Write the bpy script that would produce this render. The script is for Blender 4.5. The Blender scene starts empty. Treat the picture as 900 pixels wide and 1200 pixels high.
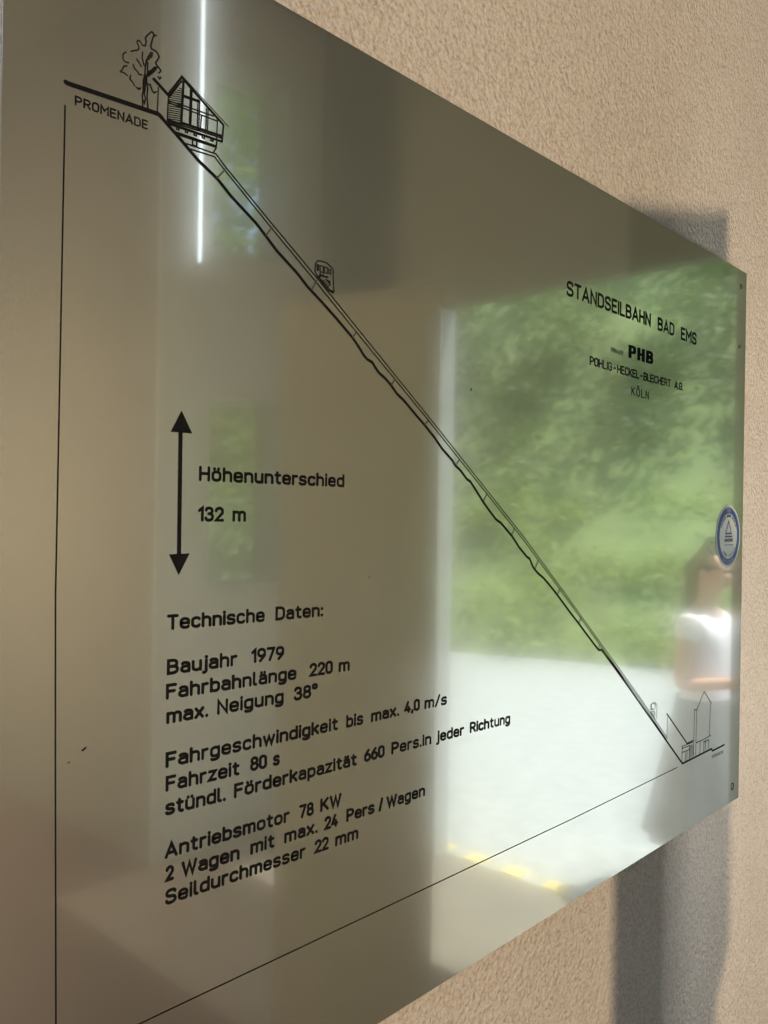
import bpy, bmesh, math, random
from mathutils import Vector, Matrix

scene = bpy.context.scene
col = scene.collection
R = math.radians
random.seed(7)

# ---------------------------------------------------------------- camera
K = 1.3                      # metres per "sign unit"
F = 1000.0                   # focal length in pixels of the 900 x 1200 photograph
EYE = 1.30 * K               # camera height above the floor
h = Vector((929.0, 12.0, F)).normalized()          # sign's horizontal, in camera axes (x right, y down, z forward)
v = Vector((-0.0167, 1.0, 0.0)); v = (v - v.dot(h) * h).normalized()   # sign's downward direction
n = h.cross(v)                                     # into the wall
S = 0.51207                                        # camera to sign plane, sign units
def cam_to_world(d): return Vector((d.dot(h), d.dot(n), -d.dot(v)))
right = cam_to_world(Vector((1, 0, 0))); down = cam_to_world(Vector((0, 1, 0))); fwd = cam_to_world(Vector((0, 0, 1)))
cam = bpy.data.cameras.new('camera'); camo = bpy.data.objects.new('camera', cam); col.objects.link(camo)
cam.sensor_fit = 'VERTICAL'; cam.sensor_height = 36.0; cam.lens = 36.0 * F / 1200.0
cam.clip_start = 0.02; cam.clip_end = 400
M = Matrix.Identity(4)
for i, a in enumerate((right, -down, -fwd)):
    for j in range(3): M[j][i] = a[j]
M.translation = Vector((0, -S * K, EYE))
camo.matrix_world = M
scene.camera = camo

# ---------------------------------------------------------------- sky, sun, exposure
world = bpy.data.worlds.new('World'); scene.world = world; world.use_nodes = True
wn = world.node_tree; wn.nodes.clear()
SUN_EL, SUN_AZ = R(68), R(50)                     # azimuth of the direction TO the sun, measured from +Y clockwise
sky = wn.nodes.new('ShaderNodeTexSky'); sky.sky_type = 'NISHITA'; sky.sun_disc = False
sky.sun_elevation = SUN_EL; sky.sun_rotation = SUN_AZ
bg = wn.nodes.new('ShaderNodeBackground'); bg.inputs['Strength'].default_value = 0.15
wo = wn.nodes.new('ShaderNodeOutputWorld')
wn.links.new(sky.outputs[0], bg.inputs[0]); wn.links.new(bg.outputs[0], wo.inputs[0])
sun = bpy.data.lights.new('sun', 'SUN'); sun.energy = 5.0; sun.angle = R(0.5); sun.color = (1.0, 0.97, 0.91)
suno = bpy.data.objects.new('sun', sun); col.objects.link(suno)
to_sun = Vector((math.sin(SUN_AZ) * math.cos(SUN_EL), math.cos(SUN_AZ) * math.cos(SUN_EL), math.sin(SUN_EL)))
suno.rotation_euler = to_sun.to_track_quat('Z', 'Y').to_euler()
vs = scene.view_settings
vs.view_transform = 'Standard'; vs.look = 'None'; vs.exposure = 1.5; vs.gamma = 1.0; vs.use_curve_mapping = False
scene.cycles.use_denoising = True
scene.cycles.max_bounces = 8
scene.cycles.sample_clamp_indirect = 6.0
LAMP_WARM = 430.0
LAMP_TUBE = 2.8
LAMP_FILL = 28.0

# ---------------------------------------------------------------- helpers
def tag(o, label=None, cat=None, group=None, kind=None):
    if label: o['label'] = label
    if cat: o['category'] = cat
    if group: o['group'] = group
    if kind: o['kind'] = kind
    return o
def empty(name, loc):
    o = bpy.data.objects.new(name, None); o.empty_display_size = 0.05; col.objects.link(o); o.location = loc; return o
def U(x, w, z):                                    # sign units (along wall, out of wall, above eye) -> world
    return Vector((x * K, -w * K, z * K + EYE))
def new_obj(name, bm, mat, parent=None, smooth=False):
    me = bpy.data.meshes.new(name); bm.to_mesh(me); bm.free()
    if smooth:
        for p in me.polygons: p.use_smooth = True
    o = bpy.data.objects.new(name, me); col.objects.link(o)
    me.materials.append(mat)
    if parent is not None:
        o.parent = parent
        o.matrix_parent_inverse = Matrix.Translation(-parent_loc(parent))
    return o
def parent_loc(o):
    return o.location.copy()
def add_box(bm, lo, hi, bevel=0.0):
    c = (Vector(lo) + Vector(hi)) / 2; d = Vector(hi) - Vector(lo)
    r = bmesh.ops.create_cube(bm, size=1.0)
    for vv in r['verts']: vv.co = Vector((vv.co.x * d.x, vv.co.y * d.y, vv.co.z * d.z)) + c
    if bevel > 0:
        es = list({e for vv in r['verts'] for e in vv.link_edges})
        bmesh.ops.bevel(bm, geom=es, offset=bevel, segments=2, affect='EDGES')
def ubox(bm, x0, x1, w0, w1, z0, z1, bevel=0.0):
    a, b = U(x0, w0, z0), U(x1, w1, z1)
    add_box(bm, [min(a[i], b[i]) for i in range(3)], [max(a[i], b[i]) for i in range(3)], bevel)
def add_tube(bm, p0, p1, r0, r1=None, seg=16, caps=True):
    r1 = r0 if r1 is None else r1
    d = p1 - p0; L = d.length
    m = Matrix.Translation((p0 + p1) / 2) @ d.to_track_quat('Z', 'Y').to_matrix().to_4x4()
    bmesh.ops.create_cone(bm, cap_ends=caps, segments=seg, radius1=r0, radius2=r1, depth=L, matrix=m)

# ---------------------------------------------------------------- materials
def mat(name):
    m = bpy.data.materials.new(name); m.use_nodes = True
    nt = m.node_tree; nt.nodes.clear()
    out = nt.nodes.new('ShaderNodeOutputMaterial')
    return m, nt, out
def ramp(nt, fac, stops):
    r = nt.nodes.new('ShaderNodeValToRGB')
    e = r.color_ramp.elements
    while len(e) > 1: e.remove(e[-1])
    e[0].position = stops[0][0]; e[0].color = (*stops[0][1], 1)
    for p, c in stops[1:]:
        k = e.new(p); k.color = (*c, 1)
    nt.links.new(fac, r.inputs[0]); return r
def noise(nt, scale, detail=4, rough=0.55, coord='Object', mapscale=None):
    tc = nt.nodes.new('ShaderNodeTexCoord'); t = nt.nodes.new('ShaderNodeTexNoise')
    t.inputs['Scale'].default_value = scale; t.inputs['Detail'].default_value = detail; t.inputs['Roughness'].default_value = rough
    src = tc.outputs[coord]
    if mapscale:
        mp = nt.nodes.new('ShaderNodeMapping'); mp.inputs['Scale'].default_value = mapscale
        nt.links.new(src, mp.inputs[0]); src = mp.outputs[0]
    nt.links.new(src, t.inputs['Vector']); return t
def simple(name, colr, rough=0.6, var=0.15, scale=12, metallic=0.0, bump=0.0, spec=0.5, bscale=None):
    m, nt, out = mat(name)
    b = nt.nodes.new('ShaderNodeBsdfPrincipled')
    t = noise(nt, scale)
    lo = tuple(c * (1 - var) for c in colr); hi = tuple(min(1, c * (1 + var)) for c in colr)
    rp = ramp(nt, t.outputs['Fac'], [(0.3, lo), (0.7, hi)])
    nt.links.new(rp.outputs[0], b.inputs['Base Color'])
    b.inputs['Roughness'].default_value = rough; b.inputs['Metallic'].default_value = metallic
    b.inputs['Specular IOR Level'].default_value = spec
    if bump > 0:
        t2 = noise(nt, bscale or scale * 4)
        bp = nt.nodes.new('ShaderNodeBump'); bp.inputs['Strength'].default_value = bump; bp.inputs['Distance'].default_value = 0.01
        nt.links.new(t2.outputs['Fac'], bp.inputs['Height']); nt.links.new(bp.outputs[0], b.inputs['Normal'])
    nt.links.new(b.outputs[0], out.inputs[0]); return m
def emitter(name, colr, strength):
    m, nt, out = mat(name)
    e = nt.nodes.new('ShaderNodeEmission'); e.inputs[0].default_value = (*colr, 1); e.inputs[1].default_value = strength
    nt.links.new(e.outputs[0], out.inputs[0]); return m

def stucco():
    m, nt, out = mat('stucco')
    b = nt.nodes.new('ShaderNodeBsdfPrincipled'); b.inputs['Roughness'].default_value = 0.92
    b.inputs['Specular IOR Level'].default_value = 0.15
    big = noise(nt, 1.4, 3); fine = noise(nt, 210, 4, 0.65)
    c1 = ramp(nt, big.outputs['Fac'], [(0.3, (0.62, 0.54, 0.44)), (0.7, (0.70, 0.615, 0.51))])
    c2 = ramp(nt, fine.outputs['Fac'], [(0.36, (0.70, 0.63, 0.58)), (0.54, (1, 1, 1))])
    mx = nt.nodes.new('ShaderNodeMix'); mx.data_type = 'RGBA'; mx.blend_type = 'MULTIPLY'; mx.inputs[0].default_value = 0.8
    nt.links.new(c1.outputs[0], mx.inputs[6]); nt.links.new(c2.outputs[0], mx.inputs[7])
    nt.links.new(mx.outputs[2], b.inputs['Base Color'])
    # grains thrown on the wall: rounded crumbs over a finer sandy coat
    tc = nt.nodes.new('ShaderNodeTexCoord')
    vo = nt.nodes.new('ShaderNodeTexVoronoi'); vo.feature = 'SMOOTH_F1'; vo.inputs['Scale'].default_value = 115
    vo.inputs['Smoothness'].default_value = 0.5; vo.inputs['Randomness'].default_value = 1.0
    wob = noise(nt, 60, 3)
    ad = nt.nodes.new('ShaderNodeVectorMath'); ad.operation = 'MULTIPLY_ADD'
    nt.links.new(wob.outputs['Color'], ad.inputs[0]); ad.inputs[1].default_value = (0.012, 0.012, 0.012)
    nt.links.new(tc.outputs['Object'], ad.inputs[2]); nt.links.new(ad.outputs[0], vo.inputs['Vector'])
    inv = nt.nodes.new('ShaderNodeMath'); inv.operation = 'MULTIPLY_ADD'; inv.inputs[1].default_value = -1.0; inv.inputs[2].default_value = 1.0
    nt.links.new(vo.outputs['Distance'], inv.inputs[0])
    mid = noise(nt, 110, 5, 0.7)
    sm = nt.nodes.new('ShaderNodeMath'); sm.operation = 'MULTIPLY_ADD'; sm.inputs[1].default_value = 1.3
    nt.links.new(mid.outputs['Fac'], sm.inputs[0]); nt.links.new(inv.outputs[0], sm.inputs[2])
    bp = nt.nodes.new('ShaderNodeBump'); bp.inputs['Strength'].default_value = 0.9; bp.inputs['Distance'].default_value = 0.010
    nt.links.new(sm.outputs[0], bp.inputs['Height']); nt.links.new(bp.outputs[0], b.inputs['Normal'])
    nt.links.new(b.outputs[0], out.inputs[0]); return m

def satin_metal():
    m, nt, out = mat('satin_aluminium')
    t = noise(nt, 900, 2, 0.5); big = noise(nt, 3.0, 5, 0.6, mapscale=(1.2, 1.0, 3.5))
    rp = ramp(nt, t.outputs['Fac'], [(0.3, (0.635, 0.65, 0.59)), (0.7, (0.665, 0.68, 0.615))])
    def lobe(r, metal=1.0):
        b = nt.nodes.new('ShaderNodeBsdfPrincipled'); b.inputs['Metallic'].default_value = metal
        b.inputs['Roughness'].default_value = r; nt.links.new(rp.outputs[0], b.inputs['Base Color']); return b
    clear, mid, soft = lobe(0.035), lobe(0.14), lobe(0.5, 0.9)
    mr = nt.nodes.new('ShaderNodeMapRange'); mr.inputs[3].default_value = 0.09; mr.inputs[4].default_value = 0.17
    nt.links.new(big.outputs['Fac'], mr.inputs[0]); nt.links.new(mr.outputs[0], mid.inputs['Roughness'])
    m1 = nt.nodes.new('ShaderNodeMixShader'); m1.inputs[0].default_value = 0.74     # clear / mid
    nt.links.new(clear.outputs[0], m1.inputs[1]); nt.links.new(mid.outputs[0], m1.inputs[2])
    m2 = nt.nodes.new('ShaderNodeMixShader'); m2.inputs[0].default_value = 0.16
    nt.links.new(m1.outputs[0], m2.inputs[1]); nt.links.new(soft.outputs[0], m2.inputs[2])
    nt.links.new(m2.outputs[0], out.inputs[0]); return m

M_STUCCO = stucco()
M_PANEL = satin_metal()
M_EDGE = simple('cut_aluminium_edge', (0.55, 0.52, 0.47), 0.4, 0.08, 60, 1.0)
M_INK = simple('black_print', (0.006, 0.006, 0.006), 0.85, 0.3, 80, spec=0.06)
M_INKGREY = simple('grey_print', (0.06, 0.055, 0.045), 0.85, 0.3, 300, spec=0.06)
M_WHITE = simple('sticker_white', (0.34, 0.345, 0.31), 0.4, 0.05, 40)
M_BLUE = simple('sticker_blue', (0.010, 0.028, 0.13), 0.4, 0.15, 60)
M_SCREW = simple('screw_steel', (0.10, 0.09, 0.08), 0.45, 0.2, 90, 0.6)
M_CONC = simple('pale_concrete', (0.135, 0.125, 0.103), 0.85, 0.12, 6, bump=0.3)
M_BROWN = simple('brown_tiles', (0.032, 0.012, 0.008), 0.6, 0.25, 5, bump=0.2)
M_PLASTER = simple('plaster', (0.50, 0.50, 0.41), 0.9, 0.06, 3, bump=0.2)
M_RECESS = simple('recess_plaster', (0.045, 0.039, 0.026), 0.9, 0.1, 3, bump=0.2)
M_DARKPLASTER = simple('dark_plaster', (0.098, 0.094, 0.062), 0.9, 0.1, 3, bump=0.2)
M_BLOCKER = simple('brown_blocker_paint', (0.36, 0.33, 0.225), 0.6, 0.06, 4)
M_FRAME = simple('grey_door_frame', (0.42, 0.46, 0.47), 0.5, 0.05, 8)
M_YELLOW = simple('yellow_line_paint', (0.62, 0.50, 0.13), 0.7, 0.12, 30)
M_ROAD = simple('pale_gravel', (0.275, 0.297, 0.30), 0.95, 0.22, 9, bump=0.4)
M_GRASS = simple('grass_bank', (0.16, 0.215, 0.08), 0.9, 0.4, 3)

# ---------------------------------------------------------------- the wall that carries the sign
bm = bmesh.new()
ubox(bm, -3.0, 2.50, -0.22, -0.0085, -1.30, 2.05)
w_ = new_obj('stucco_wall', bm, M_STUCCO)
tag(w_, 'beige rough cast stucco wall behind the metal sign', 'wall')

# ---------------------------------------------------------------- the sign: everything is measured on its plane
def ray(px, py):
    d = Vector(((px - 450.0) / F, (py - 600.0) / F, 1.0))
    X = d / d.dot(n)
    return Vector((X.dot(h) * S, -X.dot(v) * S))    # (along the wall, above eye), sign units
SX0, SX1 = ray(2.5, 0).x, 1.401
SZ0, SZ1 = -0.4545, 0.3905
sign = empty('information_sign', U((SX0 + SX1) / 2, 0, SZ0))
tag(sign, 'large satin metal sign with black lettering and a drawing of an inclined railway', 'sign')
bm = bmesh.new()
ubox(bm, SX0, SX1, -0.0042, 0.0, SZ0, SZ1, 0.0008)
new_obj('panel', bm, M_PANEL, sign)
for (sx, sz) in ((SX0 + .03, SZ1 - .02), (SX0 + .03, SZ0 + .02), (SX1 - .05, SZ0 + .06), (SX1 - .05, SZ1 - .06)):
    bm = bmesh.new(); add_tube(bm, U(sx, -0.0084, sz), U(sx, -0.0042, sz), 0.012)
    new_obj('spacer', bm, M_EDGE, sign)

LAYER = [0]
def lift():
    LAYER[0] = (LAYER[0] + 1) % 24
    return 0.00012 + LAYER[0] * 0.000012
def pt(p, l): return U(p[0], l, p[1])
def stroke(bm, pts, width, closed=False, caps=True):
    """a printed line of even width through pts (sign plane), round joins and ends"""
    l = lift()
    P = [Vector(p) for p in pts]
    q = [P[0]]
    for p in P[1:]:
        if (p - q[-1]).length > 1e-6: q.append(p)
    if closed and len(q) > 1 and (q[0] - q[-1]).length < 1e-6: q.pop()
    r = width / 2
    if len(q) == 1:
        disc(bm, q[0], r, l); return
    N = len(q)
    L, Rr = [], []
    for i, p in enumerate(q):
        if closed: a, b = q[i - 1], q[(i + 1) % N]
        else: a, b = (q[i - 1] if i else None), (q[i + 1] if i < N - 1 else None)
        d0 = (p - a).normalized() if a is not None else None
        d1 = (b - p).normalized() if b is not None else None
        if d0 is None: d0 = d1
        if d1 is None: d1 = d0
        n0, n1 = Vector((-d0.y, d0.x)), Vector((-d1.y, d1.x))
        m = n0 + n1
        if m.length < 0.3:
            m = n0; k = 1.0
        else:
            m.normalize(); k = min(1.0 / max(m.dot(n0), 0.35), 2.2)
        L.append(p + m * r * k); Rr.append(p - m * r * k)
    vl = [bm.verts.new(pt(p, l)) for p in L]; vr = [bm.verts.new(pt(p, l)) for p in Rr]
    for i in range(N if closed else N - 1):
        j = (i + 1) % N
        bm.faces.new((vl[i], vr[i], vr[j], vl[j]))
    if not closed and caps:
        for c, d in ((q[0], q[0] - q[1]), (q[-1], q[-1] - q[-2])):
            a0 = math.atan2(d.y, d.x)
            ring = [bm.verts.new(pt(c + Vector((math.cos(a0 - math.pi / 2 + math.pi * t / 8), math.sin(a0 - math.pi / 2 + math.pi * t / 8))) * r, l)) for t in range(9)]
            bm.faces.new(ring)
def disc(bm, c, r, l=None, seg=20, rx=None):
    l = lift() if l is None else l
    bm.faces.new([bm.verts.new(pt(Vector(c) + Vector(((rx or r) * math.cos(2 * math.pi * t / seg), r * math.sin(2 * math.pi * t / seg))), l)) for t in range(seg)])
def poly(bm, pts, l=None):
    l = lift() if l is None else l
    bm.faces.new([bm.verts.new(pt(p, l)) for p in pts])
def fillet(pts, closed=False):
    out = []
    N = len(pts)
    for i, p in enumerate(pts):
        r = p[2] if len(p) > 2 else 0
        c = Vector(p[:2])
        if r <= 0 or (not closed and i in (0, N - 1)):
            out.append(c); continue
        a, b = Vector(pts[i - 1][:2]), Vector(pts[(i + 1) % N][:2])
        d0, d1 = (a - c), (b - c)
        l0, l1 = d0.length, d1.length
        d0.normalize(); d1.normalize()
        ang = d0.angle(d1)
        t = min(r / math.tan(ang / 2), l0 * 0.98, l1 * 0.98)
        p0, p1 = c + d0 * t, c + d1 * t
        rr = t * math.tan(ang / 2)
        ctr = c + (d0 + d1).normalized() * (rr / math.sin(ang / 2))
        a0 = math.atan2(*(p0 - ctr).yx); a1 = math.atan2(*(p1 - ctr).yx)
        da = (a1 - a0 + math.pi) % (2 * math.pi) - math.pi
        for k in range(8):
            th = a0 + da * k / 7
            out.append(ctr + Vector((math.cos(th), math.sin(th))) * rr)
    return out

# ---- drawing-office alphabet: centre lines, capitals 10 high, small letters 7 high
def rr(x0, y0, x1, y1, r): return ('c', [(x0, y0, r), (x1, y0, r), (x1, y1, r), (x0, y1, r)])
def ln(*p): return ('o', list(p))
def dot(x, y): return ('d', [(x, y)])
ARCH = ln((0, 4.4), (0, 7, 2.1), (4.3, 7, 2.1), (4.3, 0))
GL = {
 'a': (4.2, [ln((0.4, 6.3), (1.0, 7, .9), (4.2, 7, 1.9), (4.2, 0)), ln((4.2, 4.1), (0, 4.1, 1.95), (0, 0, 1.95), (4.2, 0, 1.8), (4.2, 2.0))]),
 'b': (4.4, [ln((0, 0), (0, 10)), ln((0, 4.6), (0, 7, 2.1), (4.4, 7, 2.1), (4.4, 0, 2.1), (0, 0, 2.1), (0, 2.4))]),
 'c': (4.0, [ln((4.0, 6.0), (3.7, 7, 1.2), (0, 7, 2.1), (0, 0, 2.1), (3.7, 0, 1.2), (4.0, 1.0))]),
 'd': (4.4, [ln((4.4, 0), (4.4, 10)), ln((4.4, 4.6), (4.4, 7, 2.1), (0, 7, 2.1), (0, 0, 2.1), (4.4, 0, 2.1), (4.4, 2.4))]),
 'e': (4.4, [ln((0, 3.6), (4.4, 3.6), (4.4, 7, 2.1), (0, 7, 2.1), (0, 0, 2.1), (3.9, 0, 1.2), (4.3, 0.9))]),
 'g': (4.4, [ln((4.4, 7), (4.4, -2.9, 2.0), (0.6, -2.9, .8), (0.2, -2.3)), ln((4.4, 4.6), (4.4, 7, 2.1), (0, 7, 2.1), (0, 0, 2.1), (4.4, 0, 2.1), (4.4, 2.4))]),
 'h': (4.3, [ln((0, 0), (0, 10)), ARCH]),
 'i': (0.0, [ln((0, 0), (0, 7)), dot(0, 9.7)]),
 'j': (1.0, [ln((1, 7), (1, -2.9, 1.3), (-0.6, -2.9)), dot(1, 9.7)]),
 'k': (4.0, [ln((0, 0), (0, 10)), ln((0, 2.7), (3.9, 7)), ln((1.5, 4.3), (4.0, 0))]),
 'l': (1.4, [ln((0, 10), (0, 0, 1.3), (1.4, 0))]),
 'm': (7.0, [ln((0, 0), (0, 7)), ln((0, 4.9), (0, 7, 1.7), (3.5, 7, 1.7), (3.5, 0)), ln((3.5, 4.9), (3.5, 7, 1.7), (7, 7, 1.7), (7, 0))]),
 'n': (4.3, [ln((0, 0), (0, 7)), ARCH]),
 'o': (4.4, [rr(0, 0, 4.4, 7, 2.15)]),
 'p': (4.4, [ln((0, -3), (0, 7)), ln((0, 4.6), (0, 7, 2.1), (4.4, 7, 2.1), (4.4, 0, 2.1), (0, 0, 2.1), (0, 2.4))]),
 'r': (2.7, [ln((0, 0), (0, 7)), ln((0, 4.6), (0, 7, 2.0), (2.7, 7))]),
 's': (4.0, [ln((3.8, 6.1), (3.5, 7, 1.0), (0.1, 7, 1.65), (0.1, 3.85, 1.5), (4.0, 3.2, 1.5), (4.0, 0, 1.65), (0.4, 0, 1.0), (0, .9))]),
 't': (3.0, [ln((1.1, 9.2), (1.1, 0, 1.6), (3.0, 0)), ln((0, 7), (2.9, 7))]),
 'u': (4.3, [ln((4.3, 0), (4.3, 7)), ln((0, 7), (0, 0, 2.1), (4.3, 0, 2.1), (4.3, 2.6))]),
 'w': (6.6, [ln((0, 7), (1.6, 0), (3.3, 6.6), (5.0, 0), (6.6, 7))]),
 'x': (4.0, [ln((0, 0), (4, 7)), ln((0, 7), (4, 0))]),
 'z': (4.0, [ln((0.1, 7), (3.9, 7), (0, 0), (4.0, 0))]),
 'A': (5.8, [ln((0, 0), (2.9, 10), (5.8, 0)), ln((0.95, 2.9), (4.85, 2.9))]),
 'B': (5.0, [ln((3.0, 5.3), (0, 5.3), (0, 10), (4.6, 10, 2.3), (4.6, 5.3, 2.3), (2.6, 5.3)), ln((2.6, 5.3), (5.0, 5.3, 2.6), (5.0, 0, 2.6), (0, 0), (0, 5.3))]),
 'C': (4.8, [ln((4.8, 7.9), (4.8, 10, 2.3), (0, 10, 2.4), (0, 0, 2.4), (4.8, 0, 2.3), (4.8, 2.1))]),
 'D': (5.0, [('c', [(0, 0), (0, 10), (5, 10, 2.7), (5, 0, 2.7)])]),
 'E': (4.4, [ln((4.4, 10), (0, 10), (0, 0), (4.4, 0)), ln((0, 5.2), (3.8, 5.2))]),
 'F': (4.4, [ln((4.4, 10), (0, 10), (0, 0)), ln((0, 5.2), (3.8, 5.2))]),
 'G': (4.9, [ln((4.8, 7.9), (4.8, 10, 2.3), (0, 10, 2.4), (0, 0, 2.4), (4.9, 0, 2.3), (4.9, 4.8), (2.8, 4.8))]),
 'H': (5.0, [ln((0, 0), (0, 10)), ln((5, 0), (5, 10)), ln((0, 5.1), (5, 5.1))]),
 'I': (0.0, [ln((0, 0), (0, 10))]),
 'K': (5.0, [ln((0, 0), (0, 10)), ln((0, 3.6), (4.8, 10)), ln((1.7, 5.6), (5.0, 0))]),
 'L': (4.2, [ln((0, 10), (0, 0), (4.2, 0))]),
 'M': (6.2, [ln((0, 0), (0, 10), (3.1, 4.2), (6.2, 10), (6.2, 0))]),
 'N': (5.0, [ln((0, 0), (0, 10), (5, 0), (5, 10))]),
 'O': (5.0, [rr(0, 0, 5, 10, 2.45)]),
 'P': (4.9, [ln((0, 0), (0, 10), (4.9, 10, 2.7), (4.9, 4.5, 2.7), (0, 4.5))]),
 'R': (5.0, [ln((0, 0), (0, 10), (4.9, 10, 2.7), (4.9, 4.6, 2.7), (0, 4.6)), ln((2.7, 4.6), (5.0, 0))]),
 'S': (4.9, [ln((4.7, 8.4), (4.7, 10, 2.0), (0.1, 10, 2.2), (0.1, 5.5, 2.0), (4.9, 4.6, 2.1), (4.9, 0, 2.3), (0, 0, 2.0), (0, 1.7))]),
 'T': (5.0, [ln((0, 10), (5, 10)), ln((2.5, 10), (2.5, 0))]),
 'U': (5.0, [ln((0, 10), (0, 0, 2.4), (5, 0, 2.4), (5, 10))]),
 'V': (5.4, [ln((0, 10), (2.7, 0), (5.4, 10))]),
 'W': (7.6, [ln((0, 10), (1.9, 0), (3.8, 9.2), (5.7, 0), (7.6, 10))]),
 '0': (4.6, [rr(0, 0, 4.6, 10, 2.25)]),
 '1': (2.0, [ln((0, 7.9), (2.0, 10), (2.0, 0))]),
 '2': (4.6, [ln((0.1, 7.8), (0.1, 10, 2.2), (4.5, 10, 2.2), (4.5, 6.0, 1.8), (0, 0), (4.6, 0))]),
 '3': (4.6, [ln((0.2, 8.3), (0.2, 10, 2.0), (4.3, 10, 2.1), (4.3, 5.4, 2.1), (2.0, 5.4)), ln((2.0, 5.4), (4.6, 5.4, 2.4), (4.6, 0, 2.3), (0, 0, 2.1), (0, 1.8))]),
 '4': (4.9, [ln((2.8, 10), (0, 2.4), (4.9, 2.4)), ln((3.6, 4.9), (3.6, 0))]),
 '6': (4.6, [rr(0, 0, 4.6, 5.9, 2.25), ln((0, 3.2), (0, 5.6, 2.0), (3.2, 10))]),
 '7': (4.6, [ln((0, 10), (4.6, 10), (1.6, 0))]),
 '8': (4.6, [rr(0.25, 5.35, 4.35, 10, 2.0), rr(0, 0, 4.6, 5.35, 2.25)]),
 '9': (4.6, [rr(0, 4.1, 4.6, 10, 2.25), ln((4.6, 6.8), (4.6, 4.4, 2.0), (1.4, 0))]),
 '.': (0.2, [dot(0.1, 0.1)]), ':': (0.2, [dot(0.1, 0.1), dot(0.1, 6.2)]),
 ',': (0.5, [ln((0.5, 0.3), (0, -1.7))]), '/': (3.2, [ln((0, -0.6), (3.2, 10.6))]),
 '-': (2.6, [ln((0, 4.4), (2.6, 4.4))]), '\u00b0': (2.8, [rr(0, 7.0, 2.8, 10.4, 1.35)]),
}
def umlaut(base, x0, x1, y):
    w, s = GL[base]; return (w, s + [dot(x0, y), dot(x1, y)])
GL['\u00f6'] = umlaut('o', 1.0, 3.4, 9.4); GL['\u00e4'] = umlaut('a', 1.1, 3.2, 9.4); GL['\u00fc'] = umlaut('u', 1.0, 3.3, 9.4)
GL['\u00d6'] = (5.0, GL['O'][1] + [ln((1.1, 13.0), (2.5, 11.7), (3.9, 13.0))])
GL['\u00dc'] = umlaut('U', 1.4, 3.6, 12)

def word(bm, text, p0, p1, cap, weight=0.205, gap=2.35, pixels=True):
    """text between two baseline points given on the photograph (first and last inked edge)"""
    a, b = (ray(*p0), ray(*p1)) if pixels else (Vector(p0), Vector(p1))
    d = b - a; L = d.length; ex = d / L; ey = Vector((0, 1))
    wd = cap * weight; hw = wd / 2
    sy = (cap - wd) / 10
    ink = wd / (cap / 10)                       # line width in glyph units
    nat = sum(GL[c][0] for c in text) + (len(text) - 1) * (gap)
    sx = (L - wd) / max(nat, 1e-6) if nat > 0 else sy
    x = hw
    for c in text:
        w, ss = GL[c]
        for kind, pts in ss:
            f = fillet(pts, kind == 'c') if kind != 'd' else [Vector(pts[0])]
            q = [a + ex * (x + p.x * sx) + ey * (hw + p.y * sy) for p in f]
            if kind == 'd': disc(bm, q[0], hw * 1.12)
            else: stroke(bm, q, wd, kind == 'c')
        x += (w + gap) * sx
def lettering(words, cap, label=None, m=None, **kw):
    bm = bmesh.new()
    for t, p0, p1 in words: word(bm, t, p0, p1, cap, **kw)
    o = new_obj('lettering', bm, m or M_INK, sign)
    if label: o['label'] = label
    return o

C = 0.0110
lettering([('H\u00f6henunterschied', (233.1, 563.8), (403.4, 571.2))], C)
lettering([('132', (232, 611.3), (262.2, 611.5)), ('m', (272.4, 611.4), (288, 611.6))], C)
lettering([('Technische', (195.6, 738.8), (310, 728.7)), ('Daten:', (322.7, 727.5), (378.4, 722.4))], C)
lettering([('Baujahr', (195.6, 791.3), (278, 780.2)), ('1979', (294.4, 777.4), (332.7, 772.9))], C)
lettering([('Fahrbahnl\u00e4nge', (194.4, 820.2), (347.1, 796.2)), ('220', (362.7, 793.4), (389.7, 789.2)), ('m', (396.9, 787.9), (409.6, 785.9))], C)
lettering([('max.', (194.9, 848.8), (244, 840)), ('Neigung', (254.4, 837.8), (332.2, 823.8)), ('38\u00b0', (344.4, 821.7), (372, 816.2))], C)
lettering([('Fahrgeschwindigkeit', (194, 900.3), (395.8, 855.4)), ('bis', (405.6, 853.3), (425.5, 848.8)), ('max.', (434.9, 846.8), (467.4, 838.8)),
           ('4,0', (474, 836.6), (491.7, 832.2)), ('m/s', (497.6, 831.2), (523.6, 825.6))], C)
lettering([('Fahrzeit', (194, 928.2), (280.4, 908.2)), ('80', (293.3, 904.3), (312.6, 900.1)), ('s', (320, 898), (327.5, 896.3))], C)
lettering([('st\u00fcndl.', (193.6, 956.2), (264.5, 938.4)), ('F\u00f6rderkapazit\u00e4t', (274.2, 935.8), (417.8, 896.8)), ('660', (426.8, 893.6), (450.3, 887)),
           ('Pers.in', (458.7, 884.5), (505.2, 872)), ('jeder', (511.9, 870), (543.6, 861.5)), ('Richtung', (550.7, 859.4), (597.7, 847.6))], C)
lettering([('Antriebsmotor', (193, 1007), (339.3, 963)), ('78', (350.6, 959.8), (367.5, 954.9)), ('KW', (375.3, 951.8), (399.8, 944.2))], C)
lettering([('2', (193.9, 1033.9), (203.7, 1030.6)), ('Wagen', (212.6, 1028.2), (280.5, 1007)), ('mit', (293.4, 1002), (321.5, 992.7)), ('max.', (333.1, 988.8), (372, 975.8)),
           ('24', (380.2, 973.2), (396, 967.8)), ('Pers', (405.9, 963.6), (438.6, 952.8)), ('/', (443.8, 950.8), (448.6, 949.2)), ('Wagen', (453, 948), (497.8, 932.6))], C)
lettering([('Seildurchmesser', (193.5, 1061.4), (358, 1004.8)), ('22', (368.6, 1000.8), (385, 995)), ('mm', (392.8, 992.2), (419.6, 982.8))], C)
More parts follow.
